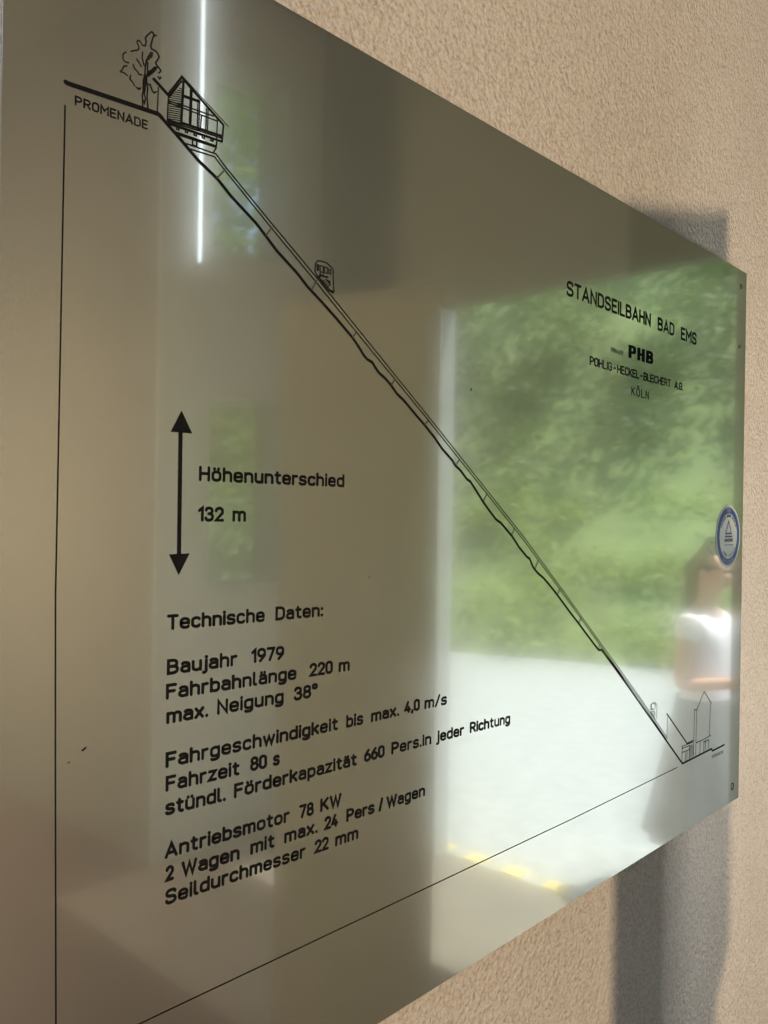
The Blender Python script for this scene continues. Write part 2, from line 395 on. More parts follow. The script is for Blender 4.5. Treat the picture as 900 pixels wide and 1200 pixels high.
lettering([('PROMENADE', (87.6, 123.2), (173.2, 152.3))], 0.0062, weight=0.17)
for wd_ in (('STANDSEILBAHN', (663.9, 346.2), (762.4, 383.2)), ('BAD', (770.8, 386.9), (790.1, 394.2)), ('EMS', (798, 397.8), (816.1, 405))):
    lettering([wd_], 0.0178, weight=0.18, gap=2.2)
lettering([('ERBAUER', (716, 411.6), (730.1, 416.2))], 0.0049, weight=0.15)
lettering([('POHLIG', (691.2, 427.6), (717, 435.2)), ('-', (718.9, 435.6), (721.4, 436.4)), ('HECKEL', (723.3, 437.2), (748.8, 444.3)), ('-', (750.3, 444.6), (752.8, 445.3)),
           ('BLEICHERT', (754.2, 445.9), (785.8, 454)), ('A.G.', (790.3, 455.4), (800.3, 458))], 0.0108, weight=0.17, gap=2.0)
lettering([('K\u00d6LN', (740, 462.8), (760.3, 468.2))], 0.0110, weight=0.125, gap=3.6)
lettering([('R\u00d6MERSTR.', (834.3, 888.8), (847.8, 882.6))], 0.0047, m=M_INKGREY, weight=0.15)
# heavy block capitals
def heavy(p0, p1, cap):
    bm = bmesh.new(); a, b = ray(*p0), ray(*p1); d = b - a; L = d.length; ex = d / L
    sx = L / 20.6; sy = cap / 10
    def q(x, y): return a + ex * (x * sx) + Vector((0, y * sy))
    def bx(x0, y0, x1, y1): poly(bm, [q(x0, y0), q(x1, y0), q(x1, y1), q(x0, y1)])
    def bowl(x0, y0, x1, y1, t, tx):
        o = fillet([(x0, y0), (x1, y0, 2.2), (x1, y1, 2.2), (x0, y1)]); i = fillet([(x0, y0 + t), (x1 - tx, y0 + t, .9), (x1 - tx, y1 - t, .9), (x0, y1 - t)])
        l = lift(); vo = [bm.verts.new(pt(q(*p), l)) for p in o]; vi = [bm.verts.new(pt(q(*p), l)) for p in i]
        for k in range(len(vo) - 1): bm.faces.new((vo[k], vo[k + 1], vi[k + 1], vi[k]))
    bx(0, 0, 2.3, 10); bowl(2.2, 3.6, 6.0, 10, 1.9, 2.2)
    bx(7.2, 0, 9.5, 10); bx(11.0, 0, 13.3, 10); bx(9.4, 4.1, 11.1, 6.1)
    bx(14.6, 0, 16.9, 10); bowl(16.8, 4.5, 20.3, 10, 1.8, 2.1); bowl(16.8, 0, 20.6, 5.6, 1.8, 2.2)
    o = new_obj('lettering', bm, M_INK, sign); o['label'] = 'three heavy black block capitals under the title'
heavy((736.5, 418.9), (765.3, 427.2), 0.0164)

# ---- line drawing, traced on the sign's plane
def tr(bm, pts, w, closed=False): stroke(bm, [ray(*p) for p in pts], w, closed)
def zo(ox, oy, s, pts): return [(ox + x / s, oy + y / s) for x, y in pts]
def part(name, build, m=None, label=None):
    bm = bmesh.new(); build(bm); o = new_obj(name, bm, m or M_INK, sign)
    if label: o['label'] = label
    return o
def b_arrow(bm):
    a, b = ray(211.6, 500), ray(209.6, 655)
    stroke(bm, [a, b], 0.0031, caps=False)
    poly(bm, [ray(212.7, 481.5), ray(200.2, 506), ray(225, 508)])
    poly(bm, [ray(209.4, 674), ray(222.2, 648.4), ray(198, 649.6)])
part('height_arrow', b_arrow, label='black double headed vertical arrow')
def b_frame(bm):
    stroke(bm, [ray(76.2, 124), ray(65.0, 700), ray(64.9, 900), ray(65.6, 1246)], 0.00105)
part('side_line', b_frame, label='thin vertical line down from the promenade')
def b_base(bm):
    stroke(bm, [ray(65.6, 1246), ray(420, 1078.2), ray(671, 959.4), ray(793.5, 899.3)], 0.00105)
part('base_line', b_base, label='thin level line along the bottom of the drawing')
TER = [(190, 138.5), (196, 145.5), (213.3, 165.5), (232, 187.7), (254.9, 209.8), (270.5, 229.7), (284.5, 244.8), (299.7, 261.2), (311.3, 276.3), (324.2, 293.8), (348.7, 320.7),
       (360, 335.6), (366, 342), (378, 355), (394, 373), (413, 395.6), (420, 406), (426, 416), (430.4, 421.2), (436, 424.4), (440, 431), (444, 437), (451, 443), (458, 451),
       (465, 461.4), (473, 469), (488, 487), (498, 498.6), (509, 512.6), (518.3, 526.2), (530, 539.4), (533.3, 545.3), (539.2, 550.8), (547.5, 562), (550.8, 563.7), (557.5, 574.2),
       (565.8, 587.5), (573.3, 598.3), (581.7, 609.2), (586.7, 612.5), (600, 628.3), (608.3, 641.3), (617.8, 653), (620.6, 654.4), (624.6, 664.5), (628.3, 669.4), (631.7, 673),
       (636.7, 677), (644.2, 685.8), (653.3, 697.5), (666.7, 715.8), (678.3, 730.8), (691.7, 749), (701.7, 762), (704.8, 761.2)]
def b_ground(bm):
    tr(bm, [(77.2, 96.4), (80, 98.0), (185, 133.4), (187.6, 135.6), (190, 138.5)], 0.0031)
    tr(bm, TER, 0.0026)
    tr(bm, [(704.8, 761.2), (736.7, 805.2), (799.7, 894.8), (834, 877.4), (834.6, 880), (848.6, 872.8)], 0.0026)
part('terrain_line', b_ground, label='thick black line of the hillside profile')
RAIL = [(253.1, 180.5), (264.9, 196.5), (320.5, 264.5), (372.5, 327), (419, 385), (504, 490.5), (571.7, 575.9), (614.2, 629.7), (656.7, 688), (706.7, 757.6), (750, 817.6), (781.9, 865)]
RAIL2 = [(222.6, 174.7), (251.3, 183.6), (262.4, 198.2), (317.6, 266.6), (369.4, 329.4), (416.2, 387.4), (501.7, 492.2), (569.6, 577.4), (612.3, 631.2), (655, 689.2), (705.2, 758.7), (748.7, 818.6), (780.6, 866)]
def b_rail(bm):
    tr(bm, [(218.3, 168.3)] + RAIL, 0.00105); tr(bm, RAIL2, 0.00105)
    tr(bm, [(706, 759.8), (748, 820.4), (779.6, 867)], 0.0006)
part('rail_line', b_rail, label='double thin line of the inclined track')
SUP = [((264, 198.4), (254.5, 208.8)), ((319, 266), (311.5, 276)), ((371, 329.5), (365.2, 339.6)), ((418, 388.5), (413.3, 395.6)), ((463, 444), (458.7, 451)), ((502.3, 491.8), (497.8, 498.2)),
       ((538.5, 538.2), (534.3, 545)), ((570.7, 578), (566.3, 587.6)), ((603, 619), (599.7, 627)), ((630.9, 656), (627, 666.4)), ((655.9, 690), (653.3, 697)), ((680.9, 724), (678.2, 730.6)), ((702.7, 755), (701.2, 761))]
for a, b in SUP:
    part('track_support', lambda bm: tr(bm, [a, b], 0.0012), M_INKGREY)

def b_tree(bm):
    T = lambda pts, w=0.0009: tr(bm, zo(130, 30, 10.91, pts), w)
    T([(440, 258), (447, 215), (452, 195), (440, 170), (442, 150), (480, 112), (515, 80), (535, 88), (547, 112), (548, 130), (530, 170), (520, 220), (507, 262), (520, 300), (570, 325), (600, 360), (615, 400), (595, 440), (572, 475), (590, 515), (620, 550), (638, 575), (632, 590), (612, 605)])
    T([(548, 130), (578, 125)]); T([(412, 255), (440, 258)])
    T([(402, 255), (385, 215), (360, 192), (338, 195), (333, 220), (355, 260), (358, 295), (338, 316), (290, 320), (255, 328)])
    T([(192, 340), (155, 362), (152, 420), (178, 462), (226, 476)]); T([(204, 515), (162, 520), (148, 560), (120, 590), (165, 602), (212, 640)])
    T([(252, 635), (240, 680), (270, 715), (290, 740), (302, 772)]); T([(330, 793), (355, 815), (378, 798)], 0.0011); T([(605, 655), (622, 682), (640, 660)], 0.001)
    T([(405, 340), (398, 400), (412, 470), (424, 512)], 0.0009); T([(328, 428), (362, 478), (386, 524)], 0.0009); T([(285, 498), (298, 545), (340, 588), (358, 622), (392, 630)], 0.0009)
    T([(452, 440), (440, 520), (436, 620), (415, 700), (412, 840), (400, 900), (405, 960), (405, 1052)], 0.001)
    T([(468, 470), (468, 560), (472, 604), (455, 650), (458, 740), (472, 800), (460, 900), (468, 1000), (476, 1082)], 0.001)
    T([(430, 640), (432, 720), (424, 850)], 0.0015); T([(446, 660), (440, 740), (436, 830), (424, 860), (440, 930), (430, 1000), (416, 960)], 0.0009)
    T([(470, 604), (520, 572), (560, 532), (582, 540), (560, 575), (520, 612), (486, 636), (452, 652)], 0.0012)
    T([(482, 625), (530, 590)], 0.0014); T([(458, 445), (488, 380), (512, 345), (528, 352), (520, 395), (480, 430), (458, 445)], 0.0009)
    T([(470, 400), (500, 375), (505, 400)], 0.0009); T([(470, 752), (498, 752), (515, 795), (532, 842), (556, 862), (578, 845)])
    T([(606, 790), (592, 1130)], 0.0007)
part('tree_drawing', b_tree, label='outline drawing of a broad tree beside the upper station')

def b_upper(bm):
    T = lambda pts, w=0.0009: tr(bm, zo(170, 80, 8.18, pts), w)
    T([(85, 105), (225, 260)], 0.0020); T([(222, 258), (352, 88)], 0.0011); T([(230, 275), (352, 122)], 0.0011); T([(352, 72), (222, 238)], 0.0006)
    T([(358, 96), (752, 545)], 0.0019); T([(352, 70), (372, 92), (795, 555)], 0.0007); T([(752, 545), (738, 705)], 0.0014)
    T([(222, 285), (213, 500)]); T([(368, 135), (362, 250), (346, 535)], 0.0018)
    for k in range(17):
        y = 175 + k * 20.5
        x0 = 222 if y > 275 else 225 + (275 - y) * 1.05
        if x0 < 340: T([(x0, y + (x0 - 222) * 0.17), (352, y + 22)], 0.00055)
    T([(449, 215), (438, 535)]); T([(436, 200), (426, 530)]); T([(524, 310), (515, 590)], 0.001); T([(508, 300), (500, 585)], 0.001); T([(540, 460), (530, 600)], 0.0011)
    T([(605, 395), (598, 600)]); T([(590, 385), (582, 590)]); T([(694, 490), (685, 690)])
    T([(368, 257), (515, 310)]); T([(368, 273), (515, 323)], 0.001)
    T([(225, 312), (350, 352), (655, 458)]); T([(225, 330), (350, 376), (690, 506)])
    T([(216, 492), (345, 530), (735, 655)]); T([(360, 520), (735, 645)]); T([(215, 505), (740, 672)]); T([(222, 520), (738, 700)]); T([(232, 538), (738, 708)], 0.0009)
    for (x, y) in ((315, 566), (398, 594), (482, 622), (560, 648), (642, 674)):
        T([(x - 12, y - 12), (x - 12, y + 18), (x + 8, y + 26), (x + 10, y - 2)])
    T([(290, 612), (672, 745)], 0.0014); T([(320, 640), (668, 756)], 0.0007)
    T([(688, 690), (681, 762), (655, 808)]); T([(455, 690), (455, 735), (494, 750), (496, 702)], 0.0009)
part('station_drawing', b_upper, label='line drawing of the gabled hilltop station')
def b_lower(bm):
    T = lambda pts, w=0.0009: tr(bm, zo(770, 800, 10, pts), w)
    T([(115, 365), (352, 712), (422, 680)], 0.0021); T([(123, 400), (114, 655)])
    T([(436, 320), (466, 314), (552, 102), (636, 242)], 0.0013); T([(440, 320), (425, 860)]); T([(464, 315), (452, 845)]); T([(626, 245), (612, 620)])
    T([(455, 705), (540, 668), (632, 615)], 0.001); T([(505, 690), (500, 832)]); T([(550, 690), (545, 808)]); T([(568, 690), (562, 795)]); T([(606, 668), (604, 772)]); T([(546, 695), (606, 668)], 0.0013)
    T([(288, 750), (345, 725), (420, 700)]); T([(290, 772), (385, 735)]); T([(295, 818), (388, 780)]); T([(296, 745), (290, 930)]); T([(332, 815), (330, 915)]); T([(352, 805), (350, 905)]); T([(382, 740), (376, 900)])
part('station_drawing', b_lower, label='line drawing of the valley station with a narrow tower')
part('shaded_wall', lambda bm: poly(bm, [ray(*p) for p in zo(770, 800, 10, [(384, 738), (426, 715), (418, 866), (380, 884)])]), simple('grey_tint', (0.17, 0.16, 0.13), 0.6, 0.1, 90))
def b_car(bm):
    T = lambda pts, w=0.0009, c=False: tr(bm, zo(360, 295, 20, pts), w, c)
    T([(250, 207), (330, 225), (440, 252), (500, 300), (605, 420), (606, 560), (615, 850), (632, 920), (598, 968), (500, 905), (245, 585), (180, 460), (192, 290)], 0.0009, True)
    T([(232, 300), (265, 310), (265, 440), (232, 440)], 0.0008, True); T([(300, 325), (375, 340), (375, 540)], 0.0008); T([(300, 325), (305, 550)], 0.0008); T([(300, 470), (372, 480)], 0.0008)
    T([(405, 360), (478, 375), (470, 510), (410, 490)], 0.0009, True); T([(508, 410), (556, 430), (550, 525), (505, 500)], 0.001, True)
    T([(290, 550), (480, 600)], 0.0015); T([(235, 585), (300, 600)], 0.0016); T([(320, 640), (520, 870)], 0.0008)
    for k in range(4): T([(350 + 40 * k, 700 + 45 * k), (440 + 30 * k, 650 + 35 * k), (540, 700 + 30 * k)], 0.0007)
    T([(500, 900), (600, 930)], 0.0014)
part('carriage_drawing', b_car, label='small drawing of a carriage halfway up the track')
def b_car2(bm):
    T = lambda pts, w=0.0009, c=False: tr(bm, zo(745, 815, 18.46, pts), w, c)
    T([(322, 310), (322, 205), (370, 158), (425, 155), (460, 210), (452, 490), (415, 515)], 0.0007); T([(340, 195), (345, 290)]); T([(380, 175), (425, 190), (420, 270)])
    T([(322, 310), (400, 290)]); T([(310, 370), (395, 340), (420, 400), (390, 480)], 0.0009); T([(330, 340), (360, 430)]); T([(370, 380), (400, 500)], 0.0009)
part('carriage_drawing', b_car2, M_INKGREY, 'small drawing of a carriage near the valley station')

# marks and fixings
def fixing(px, py, r):
    bm = bmesh.new(); c = ray(px, py); add_tube(bm, U(c.x, 0.0001, c.y), U(c.x, 0.0012, c.y), r * K, r * K * 0.85, 18)
    so = new_obj('screw', bm, M_SCREW, sign)
    bm = bmesh.new(); ubox(bm, c.x - r * .8, c.x + r * .8, 0.0010, 0.00135, c.y - r * .13, c.y + r * .13); new_obj('slot', bm, M_INK, so)
fixing(868.2, 336, 0.0045); fixing(866.3, 406.2, 0.0030)
def b_hole(bm):
    c = ray(858.2, 921.5); ring = [c + Vector((math.cos(t * math.pi / 10), math.sin(t * math.pi / 10))) * 0.0050 for t in range(20)]
    stroke(bm, ring, 0.0018, True)
part('fixing_hole', b_hole)
for (px, py, a, r) in ((552, 456.5, 1.2, 0.0012), (98.5, 878, 0.5, 0.0013), (80.5, 893.5, 0.3, 0.0006), (433, 676.5, .2, .0006)):
    def b_sp(bm):
        c = ray(px, py); d = Vector((math.cos(a), math.sin(a))) * r
        stroke(bm, [c - d, c, c + d * 0.8 + Vector((0, r * .3))], r * 0.8)
    part('scratch', b_sp)

# round inspection sticker
sc = ray(853.2, 628.3); SR = 0.0485
def ring_face(bm, r0, r1, l, seg=64):
    a = [bm.verts.new(pt(sc + Vector((math.cos(2 * math.pi * t / seg), math.sin(2 * math.pi * t / seg))) * r0, l)) for t in range(seg)]
    b = [bm.verts.new(pt(sc + Vector((math.cos(2 * math.pi * t / seg), math.sin(2 * math.pi * t / seg))) * r1, l)) for t in range(seg)]
    for i in range(seg): bm.faces.new((a[i], a[(i + 1) % seg], b[(i + 1) % seg], b[i]))
bm = bmesh.new(); disc(bm, sc, SR, 0.0005, 64)
stick = new_obj('sticker', bm, M_WHITE, sign); stick['label'] = 'round white sticker with a blue ring and a triangle'
bm = bmesh.new(); ring_face(bm, SR * 0.73, SR * 0.925, 0.0006)
new_obj('blue_ring', bm, M_BLUE, stick)
def arc_text(bm, text, rad, a_mid, da, cap, flip=False):
    for i, c in enumerate(text):
        a = a_mid + (i - (len(text) - 1) / 2) * da * (1 if flip else -1)
        o = sc + Vector((math.cos(a), math.sin(a))) * rad
        ex = Vector((math.sin(a), -math.cos(a))) * (-1 if flip else 1); ey = Vector((math.cos(a), math.sin(a))) * (-1 if flip else 1)
        w, ss = GL[c]; s = cap / 10
        for kind, pts in ss:
            f = fillet(pts, kind == 'c') if kind != 'd' else [Vector(pts[0])]
            q = [o + ex * ((p.x - w / 2) * s) + ey * ((p.y - 5) * s) for p in f]
            ll = LAYER[0]
            LAYER[0] = 0
            qs = q
            if kind == 'd': disc(bm, q[0], cap * .08, 0.0007)
            else: stroke(bm, qs, cap * 0.14, kind == 'c')
def raise_by(bm, d):
    for vv in bm.verts: vv.co.y -= d * K
bm = bmesh.new(); arc_text(bm, 'T\u00dcV', SR * 0.825, math.pi / 2, 0.13, SR * 0.12); raise_by(bm, 0.0006)
new_obj('lettering', bm, M_WHITE, stick)
bm = bmesh.new(); arc_text(bm, 'RHEINLAND', SR * 0.825, -math.pi / 2, 0.125, SR * 0.10, True); raise_by(bm, 0.0006)
new_obj('lettering', bm, M_WHITE, stick)
bm = bmesh.new()
for (a0, a1, rad) in ((2.75, 1.95, .66), (1.85, 1.30, .66), (1.20, .45, .66)):
    for t in range(9):
        a = a0 + (a1 - a0) * (t + .5) / 9; d = Vector((math.cos(a), math.sin(a)))
        stroke(bm, [sc + d * SR * (rad - .035), sc + d * SR * (rad + (.035 if t % 3 else .0))], SR * 0.028)
raise_by(bm, 0.0006)
new_obj('small_print', bm, M_INKGREY, stick)
bm = bmesh.new()
for (a0, a1) in ((-2.3, -1.75), (-1.55, -.6)):
    for t in range(8):
        a = a0 + (a1 - a0) * (t + .5) / 8; d = Vector((math.cos(a), math.sin(a)))
        stroke(bm, [sc + d * SR * .60, sc + d * SR * (.66 if t % 3 else .63)], SR * 0.025)
raise_by(bm, 0.0006)
new_obj('small_print', bm, M_INKGREY, stick)
bm = bmesh.new()
for x in range(12): stroke(bm, [sc + Vector((-.33 + x * .06, -.10 + (x % 3) * .012)) * SR, sc + Vector((-.31 + x * .06, -.17)) * SR], SR * 0.03)
stroke(bm, [sc + Vector((-.34, -.28)) * SR, sc + Vector((.40, -.28)) * SR], SR * 0.016)
raise_by(bm, 0.0006)
new_obj('small_print', bm, M_INKGREY, stick)
bm = bmesh.new()
def tri(s, dy): return [sc + Vector((math.cos(math.pi / 2 + k * 2 * math.pi / 3) * s, math.sin(math.pi / 2 + k * 2 * math.pi / 3) * s + dy)) * SR for k in range(3)]
stroke(bm, tri(.27, .22), SR * 0.045, True)
stroke(bm, [sc + Vector((-.27, -.01)) * SR, sc + Vector((.29, -.01)) * SR], SR * 0.05)
raise_by(bm, 0.0006)
new_obj('emblem', bm, M_BLUE, stick)

# ---------------------------------------------------------------- the porch that the sign mirrors (behind the camera)
bm = bmesh.new(); ubox(bm, -3.0, 1.33, 0, 2.2, -1.36, -1.30); ubox(bm, -3.0, 1.70, 2.2, 3.6, -1.36, -1.302)
tag(new_obj('floor', bm, M_BROWN), kind='structure')
bm = bmesh.new(); ubox(bm, 1.33, 1.92, 0, 2.2, -1.36, -1.303)
tag(new_obj('middle_floor', bm, simple('darker_concrete', (0.12, 0.10, 0.08), 0.85, 0.15, 6, bump=0.3)), kind='structure')  # concrete a little darker than the threshold floor
bm = bmesh.new(); ubox(bm, 1.92, 2.56, 0, 2.2, -1.36, -1.3035)
tag(new_obj('threshold_floor', bm, M_CONC), kind='structure')
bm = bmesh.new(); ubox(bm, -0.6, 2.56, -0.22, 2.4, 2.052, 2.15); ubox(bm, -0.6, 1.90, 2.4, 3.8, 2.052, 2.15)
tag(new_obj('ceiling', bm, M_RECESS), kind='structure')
DW0, DW1, DZ = 0.43, 1.60, 0.765
bm = bmesh.new()
ubox(bm, 2.50, 2.55, -0.22, DW0, -1.30, 2.05); ubox(bm, 2.50, 2.55, DW1, 2.4, -1.30, 2.05); ubox(bm, 2.50, 2.55, DW0, DW1, DZ, 2.05)
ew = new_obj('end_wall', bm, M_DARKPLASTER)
tag(ew, kind='structure')
bm = bmesh.new(); ubox(bm, 2.485, 2.56, DW1 - 0.09, DW1 - 0.001, -1.30, DZ - .001); new_obj('door_frame', bm, M_FRAME, ew)
# far wall with a two light window
WX0, WX1 = 1.93, 2.31
bm = bmesh.new()
ubox(bm, 1.70, WX0, 2.195, 2.4, -1.30, 2.05); ubox(bm, WX1, 2.50, 2.2, 2.4, -1.30, 2.05)
ubox(bm, WX0, WX1, 2.2, 2.4, -1.30, -0.30); ubox(bm, WX0, WX1, 2.2, 2.4, 0.43, 1.0); ubox(bm, WX0, WX1, 2.2, 2.4, 1.75, 2.05)
tag(new_obj('far_wall', bm, M_PLASTER), kind='structure')
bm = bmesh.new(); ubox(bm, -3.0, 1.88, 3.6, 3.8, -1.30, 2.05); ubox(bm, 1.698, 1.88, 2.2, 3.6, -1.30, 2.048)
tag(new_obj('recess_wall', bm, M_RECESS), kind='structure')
# yellow dashes on the threshold
for k, w0 in enumerate((1.02, 1.19, 1.36, 1.52)):
    bm = bmesh.new(); ubox(bm, 2.565, 2.635, w0, w0 + 0.08, -1.308, -1.3005)
    tag(new_obj('yellow_dash', bm, M_YELLOW), kind='structure')
# added block for the mirrored brown band, shaped to cast the wall's shadows
bm = bmesh.new()
c4 = [(0.925, 0.58), (0.87, 0.52), (1.155, 0.433), (1.155, 0.51)]
top = [0.327, 0.327, 0.396, 0.396]
lo_ = [bm.verts.new(U(x, w, -1.30)) for x, w in c4]; hi_ = [bm.verts.new(U(x, w, z)) for (x, w), z in zip(c4, top)]
for i in range(4):
    j = (i + 1) % 4; bm.faces.new((lo_[i], lo_[j], hi_[j], hi_[i]))
bm.faces.new(lo_[::-1]); bm.faces.new(hi_)
bmesh.ops.recalc_face_normals(bm, faces=bm.faces[:])
tag(new_obj('blocker', bm, M_BLOCKER), 'tall brown cabinet added opposite the metal sign to shade the wall', 'blocker')
# lamps
tl = empty('tube_lamp', U(1.185, 1.22, .6)); tag(tl, 'upright white fluorescent tube hanging from the porch ceiling', 'lamp')
bm = bmesh.new(); add_tube(bm, U(1.185, 1.20, .585), U(1.185, 1.20, 1.55), 0.005, seg=12)
new_obj('tube', bm, emitter('tube_glow', (0.80, 0.90, 1.0), LAMP_TUBE), tl, True)
bm = bmesh.new(); ubox(bm, 1.181, 1.189, 1.206, 1.22, .575, 2.05, 0.001); new_obj('housing', bm, M_SCREW, tl)
sl = empty('fill_lamp', U(1.15, .56, -.56)); tag(sl, 'added white fill lamp hidden behind the brown cabinet', 'lamp')  # made-up cool fill for the right part of the wall, kept out of view
bm = bmesh.new(); add_tube(bm, U(1.15, .60, -.56), U(1.15, .60, -.05), 0.014, seg=12)
new_obj('tube', bm, emitter('fill_glow', (0.90, 0.95, 1.0), LAMP_FILL), sl, True)
bm = bmesh.new(); ubox(bm, 1.12, 1.138, .502, .62, -.59, -.02, 0.003); new_obj('housing', bm, M_FRAME, sl)
LP = U(.25, 3.00, .0)
pl = empty('pendant_lamp', LP); tag(pl, 'round warm pendant lamp hanging from the ceiling', 'lamp')
bm = bmesh.new(); bmesh.ops.create_uvsphere(bm, u_segments=20, v_segments=12, radius=0.108, matrix=Matrix.Translation(LP))
new_obj('globe', bm, emitter('globe_glow', (1.0, 0.80, 0.57), LAMP_WARM), pl, True)
bm = bmesh.new(); add_tube(bm, LP + Vector((0, 0, .107)), U(.25, 3.00, 2.05), 0.006, seg=8); new_obj('cord', bm, M_SCREW, pl)

# ---------------------------------------------------------------- outdoors: gravel, bank, leaves
bm = bmesh.new(); bmesh.ops.create_grid(bm, x_segments=2, y_segments=2, size=120, matrix=Matrix.Translation((0, 0, -0.012 - 0.06 * K)))
tag(new_obj('ground', bm, M_ROAD), kind='structure')
bm = bmesh.new(); ubox(bm, 2.562, 9.6, -9, 8, -1.34, -1.305)
tag(new_obj('forecourt', bm, M_ROAD), kind='structure')
def leaf_mat(name, a, b, c):
    m, nt, out = mat(name)
    g = nt.nodes.new('ShaderNodeNewGeometry')
    rp = ramp(nt, g.outputs['Random Per Island'], [(0.0, a), (0.5, b), (1.0, c)])
    d = nt.nodes.new('ShaderNodeBsdfPrincipled'); d.inputs['Roughness'].default_value = 0.55
    t = nt.nodes.new('ShaderNodeBsdfTranslucent')
    nt.links.new(rp.outputs[0], d.inputs['Base Color']); nt.links.new(rp.outputs[0], t.inputs['Color'])
    mx = nt.nodes.new('ShaderNodeMixShader'); mx.inputs[0].default_value = 0.45
    nt.links.new(d.outputs[0], mx.inputs[1]); nt.links.new(t.outputs[0], mx.inputs[2]); nt.links.new(mx.outputs[0], out.inputs[0]); return m
M_LEAFDARK = leaf_mat('dark_leaves', (0.045, 0.085, 0.022), (0.08, 0.13, 0.034), (0.12, 0.17, 0.045))
M_LEAFMID = leaf_mat('mid_leaves', (0.08, 0.135, 0.026), (0.14, 0.205, 0.042), (0.20, 0.265, 0.06))
M_LEAF = leaf_mat('leaves', (0.24, 0.33, 0.09), (0.30, 0.39, 0.12), (0.36, 0.44, 0.15))
def leaves(bm, c, rad, nleaf, size):
    for _ in range(nleaf):
        d = Vector((random.gauss(0, 1), random.gauss(0, 1), random.gauss(0, 1))).normalized() * (random.random() ** 0.4)
        p = c + Vector((d.x * rad[0], d.y * rad[1], d.z * rad[2]))
        s = size * random.uniform(.6, 1.4)
        q = Vector((random.gauss(0, 1), random.gauss(0, 1), random.gauss(0, .6))).normalized(); r = q.orthogonal().normalized()
        bm.faces.new([bm.verts.new(p + q * s), bm.verts.new(p + r * s * .5), bm.verts.new(p - q * s), bm.verts.new(p - r * s * .5)])
bm = bmesh.new()
NX, NY = 14, 30
grid = [[bm.verts.new(U(6.15 + i * .55 + .15 * math.sin(j) + max(-1.5, min(3.0, (4.4 - (-9 + j * .7)) * .5)), -9 + j * .7, -1.34 + (i * .55) * 0.95 + .12 * math.sin(i * 2.1 + j * 1.3))) for j in range(NY)] for i in range(NX)]
for i in range(NX - 1):
    for j in range(NY - 1): bm.faces.new((grid[i][j], grid[i + 1][j], grid[i + 1][j + 1], grid[i][j + 1]))
tag(new_obj('hillside', bm, M_GRASS, None, True), kind='structure')
bm = bmesh.new()
for _ in range(190):
    y = random.uniform(-7, 6.5); i = random.uniform(-.25, 1.5); r = random.uniform(.2, .45)
    leaves(bm, U(6.2 + i + max(-1.5, min(3.0, (4.4 - y) * .5)), y, -1.25 + max(0, i) * .95 + random.uniform(0, .15)), (r, r, r * .7), 70, .06)
tag(new_obj('ground_cover', bm, M_LEAF), 'low pale green growth along the foot of the bank', 'undergrowth', kind='stuff')
bm = bmesh.new()
for _ in range(70):
    i = random.uniform(1.7, 3.3); y = random.uniform(-7, 7)
    c = U(6.2 + i + max(-1.5, min(3.0, (4.4 - y) * .5)), y, -1.2 + i * 0.95 + random.uniform(0.0, .5))
    r = random.uniform(.45, .95)
    leaves(bm, c, (r, r, r * .8), 170, .09)
tag(new_obj('bushes', bm, M_LEAFDARK), 'dark green bushes across the middle of the bank beyond the forecourt', 'bushes', kind='stuff')
bm = bmesh.new()
for _ in range(120):
    i = random.uniform(3.3, 6.8); y = random.uniform(-7, 7); r = random.uniform(.45, .95)
    leaves(bm, U(6.2 + i + max(-1.5, min(3.0, (4.4 - y) * .5)), y, -1.2 + i * 0.95 + random.uniform(0.0, .5)), (r, r, r * .8), 170, .09)
tag(new_obj('upper_bushes', bm, M_LEAFMID), 'yellow green bushes along the top of the bank', 'bushes', kind='stuff')
# ---------------------------------------------------------------- the person standing just outside the door
PX, PY = 2.95 * K, -0.69 * K
def skinned(name, verts, edges, root, m, parent, sub=2):
    me = bpy.data.meshes.new(name); me.from_pydata([v_[:3] for v_ in verts], edges, [])
    o = bpy.data.objects.new(name, me); col.objects.link(o); me.materials.append(m)
    md = o.modifiers.new('Skin', 'SKIN'); md.use_smooth_shade = True
    for i, v_ in enumerate(verts):
        sv = me.skin_vertices[0].data[i]
        r_ = v_[3]; sv.radius = r_ if isinstance(r_, tuple) else (r_, r_); sv.use_root = (i == root)
    sd = o.modifiers.new('Subdivision', 'SUBSURF'); sd.levels = sub; sd.render_levels = sub
    o.parent = parent
    return o
M_SKIN = simple('skin', (0.62, 0.40, 0.30), 0.55, 0.06, 9)
M_SHIRT = simple('white_shirt', (0.78, 0.76, 0.80), 0.85, 0.05, 20, bump=0.15)
M_TROUSER = simple('grey_trousers', (0.27, 0.275, 0.27), 0.9, 0.15, 25, bump=0.2)
M_HAIR = simple('dark_hair', (0.05, 0.03, 0.018), 0.5, 0.3, 40)
M_SHOE = simple('dark_shoes', (0.05, 0.045, 0.04), 0.6, 0.2, 20)
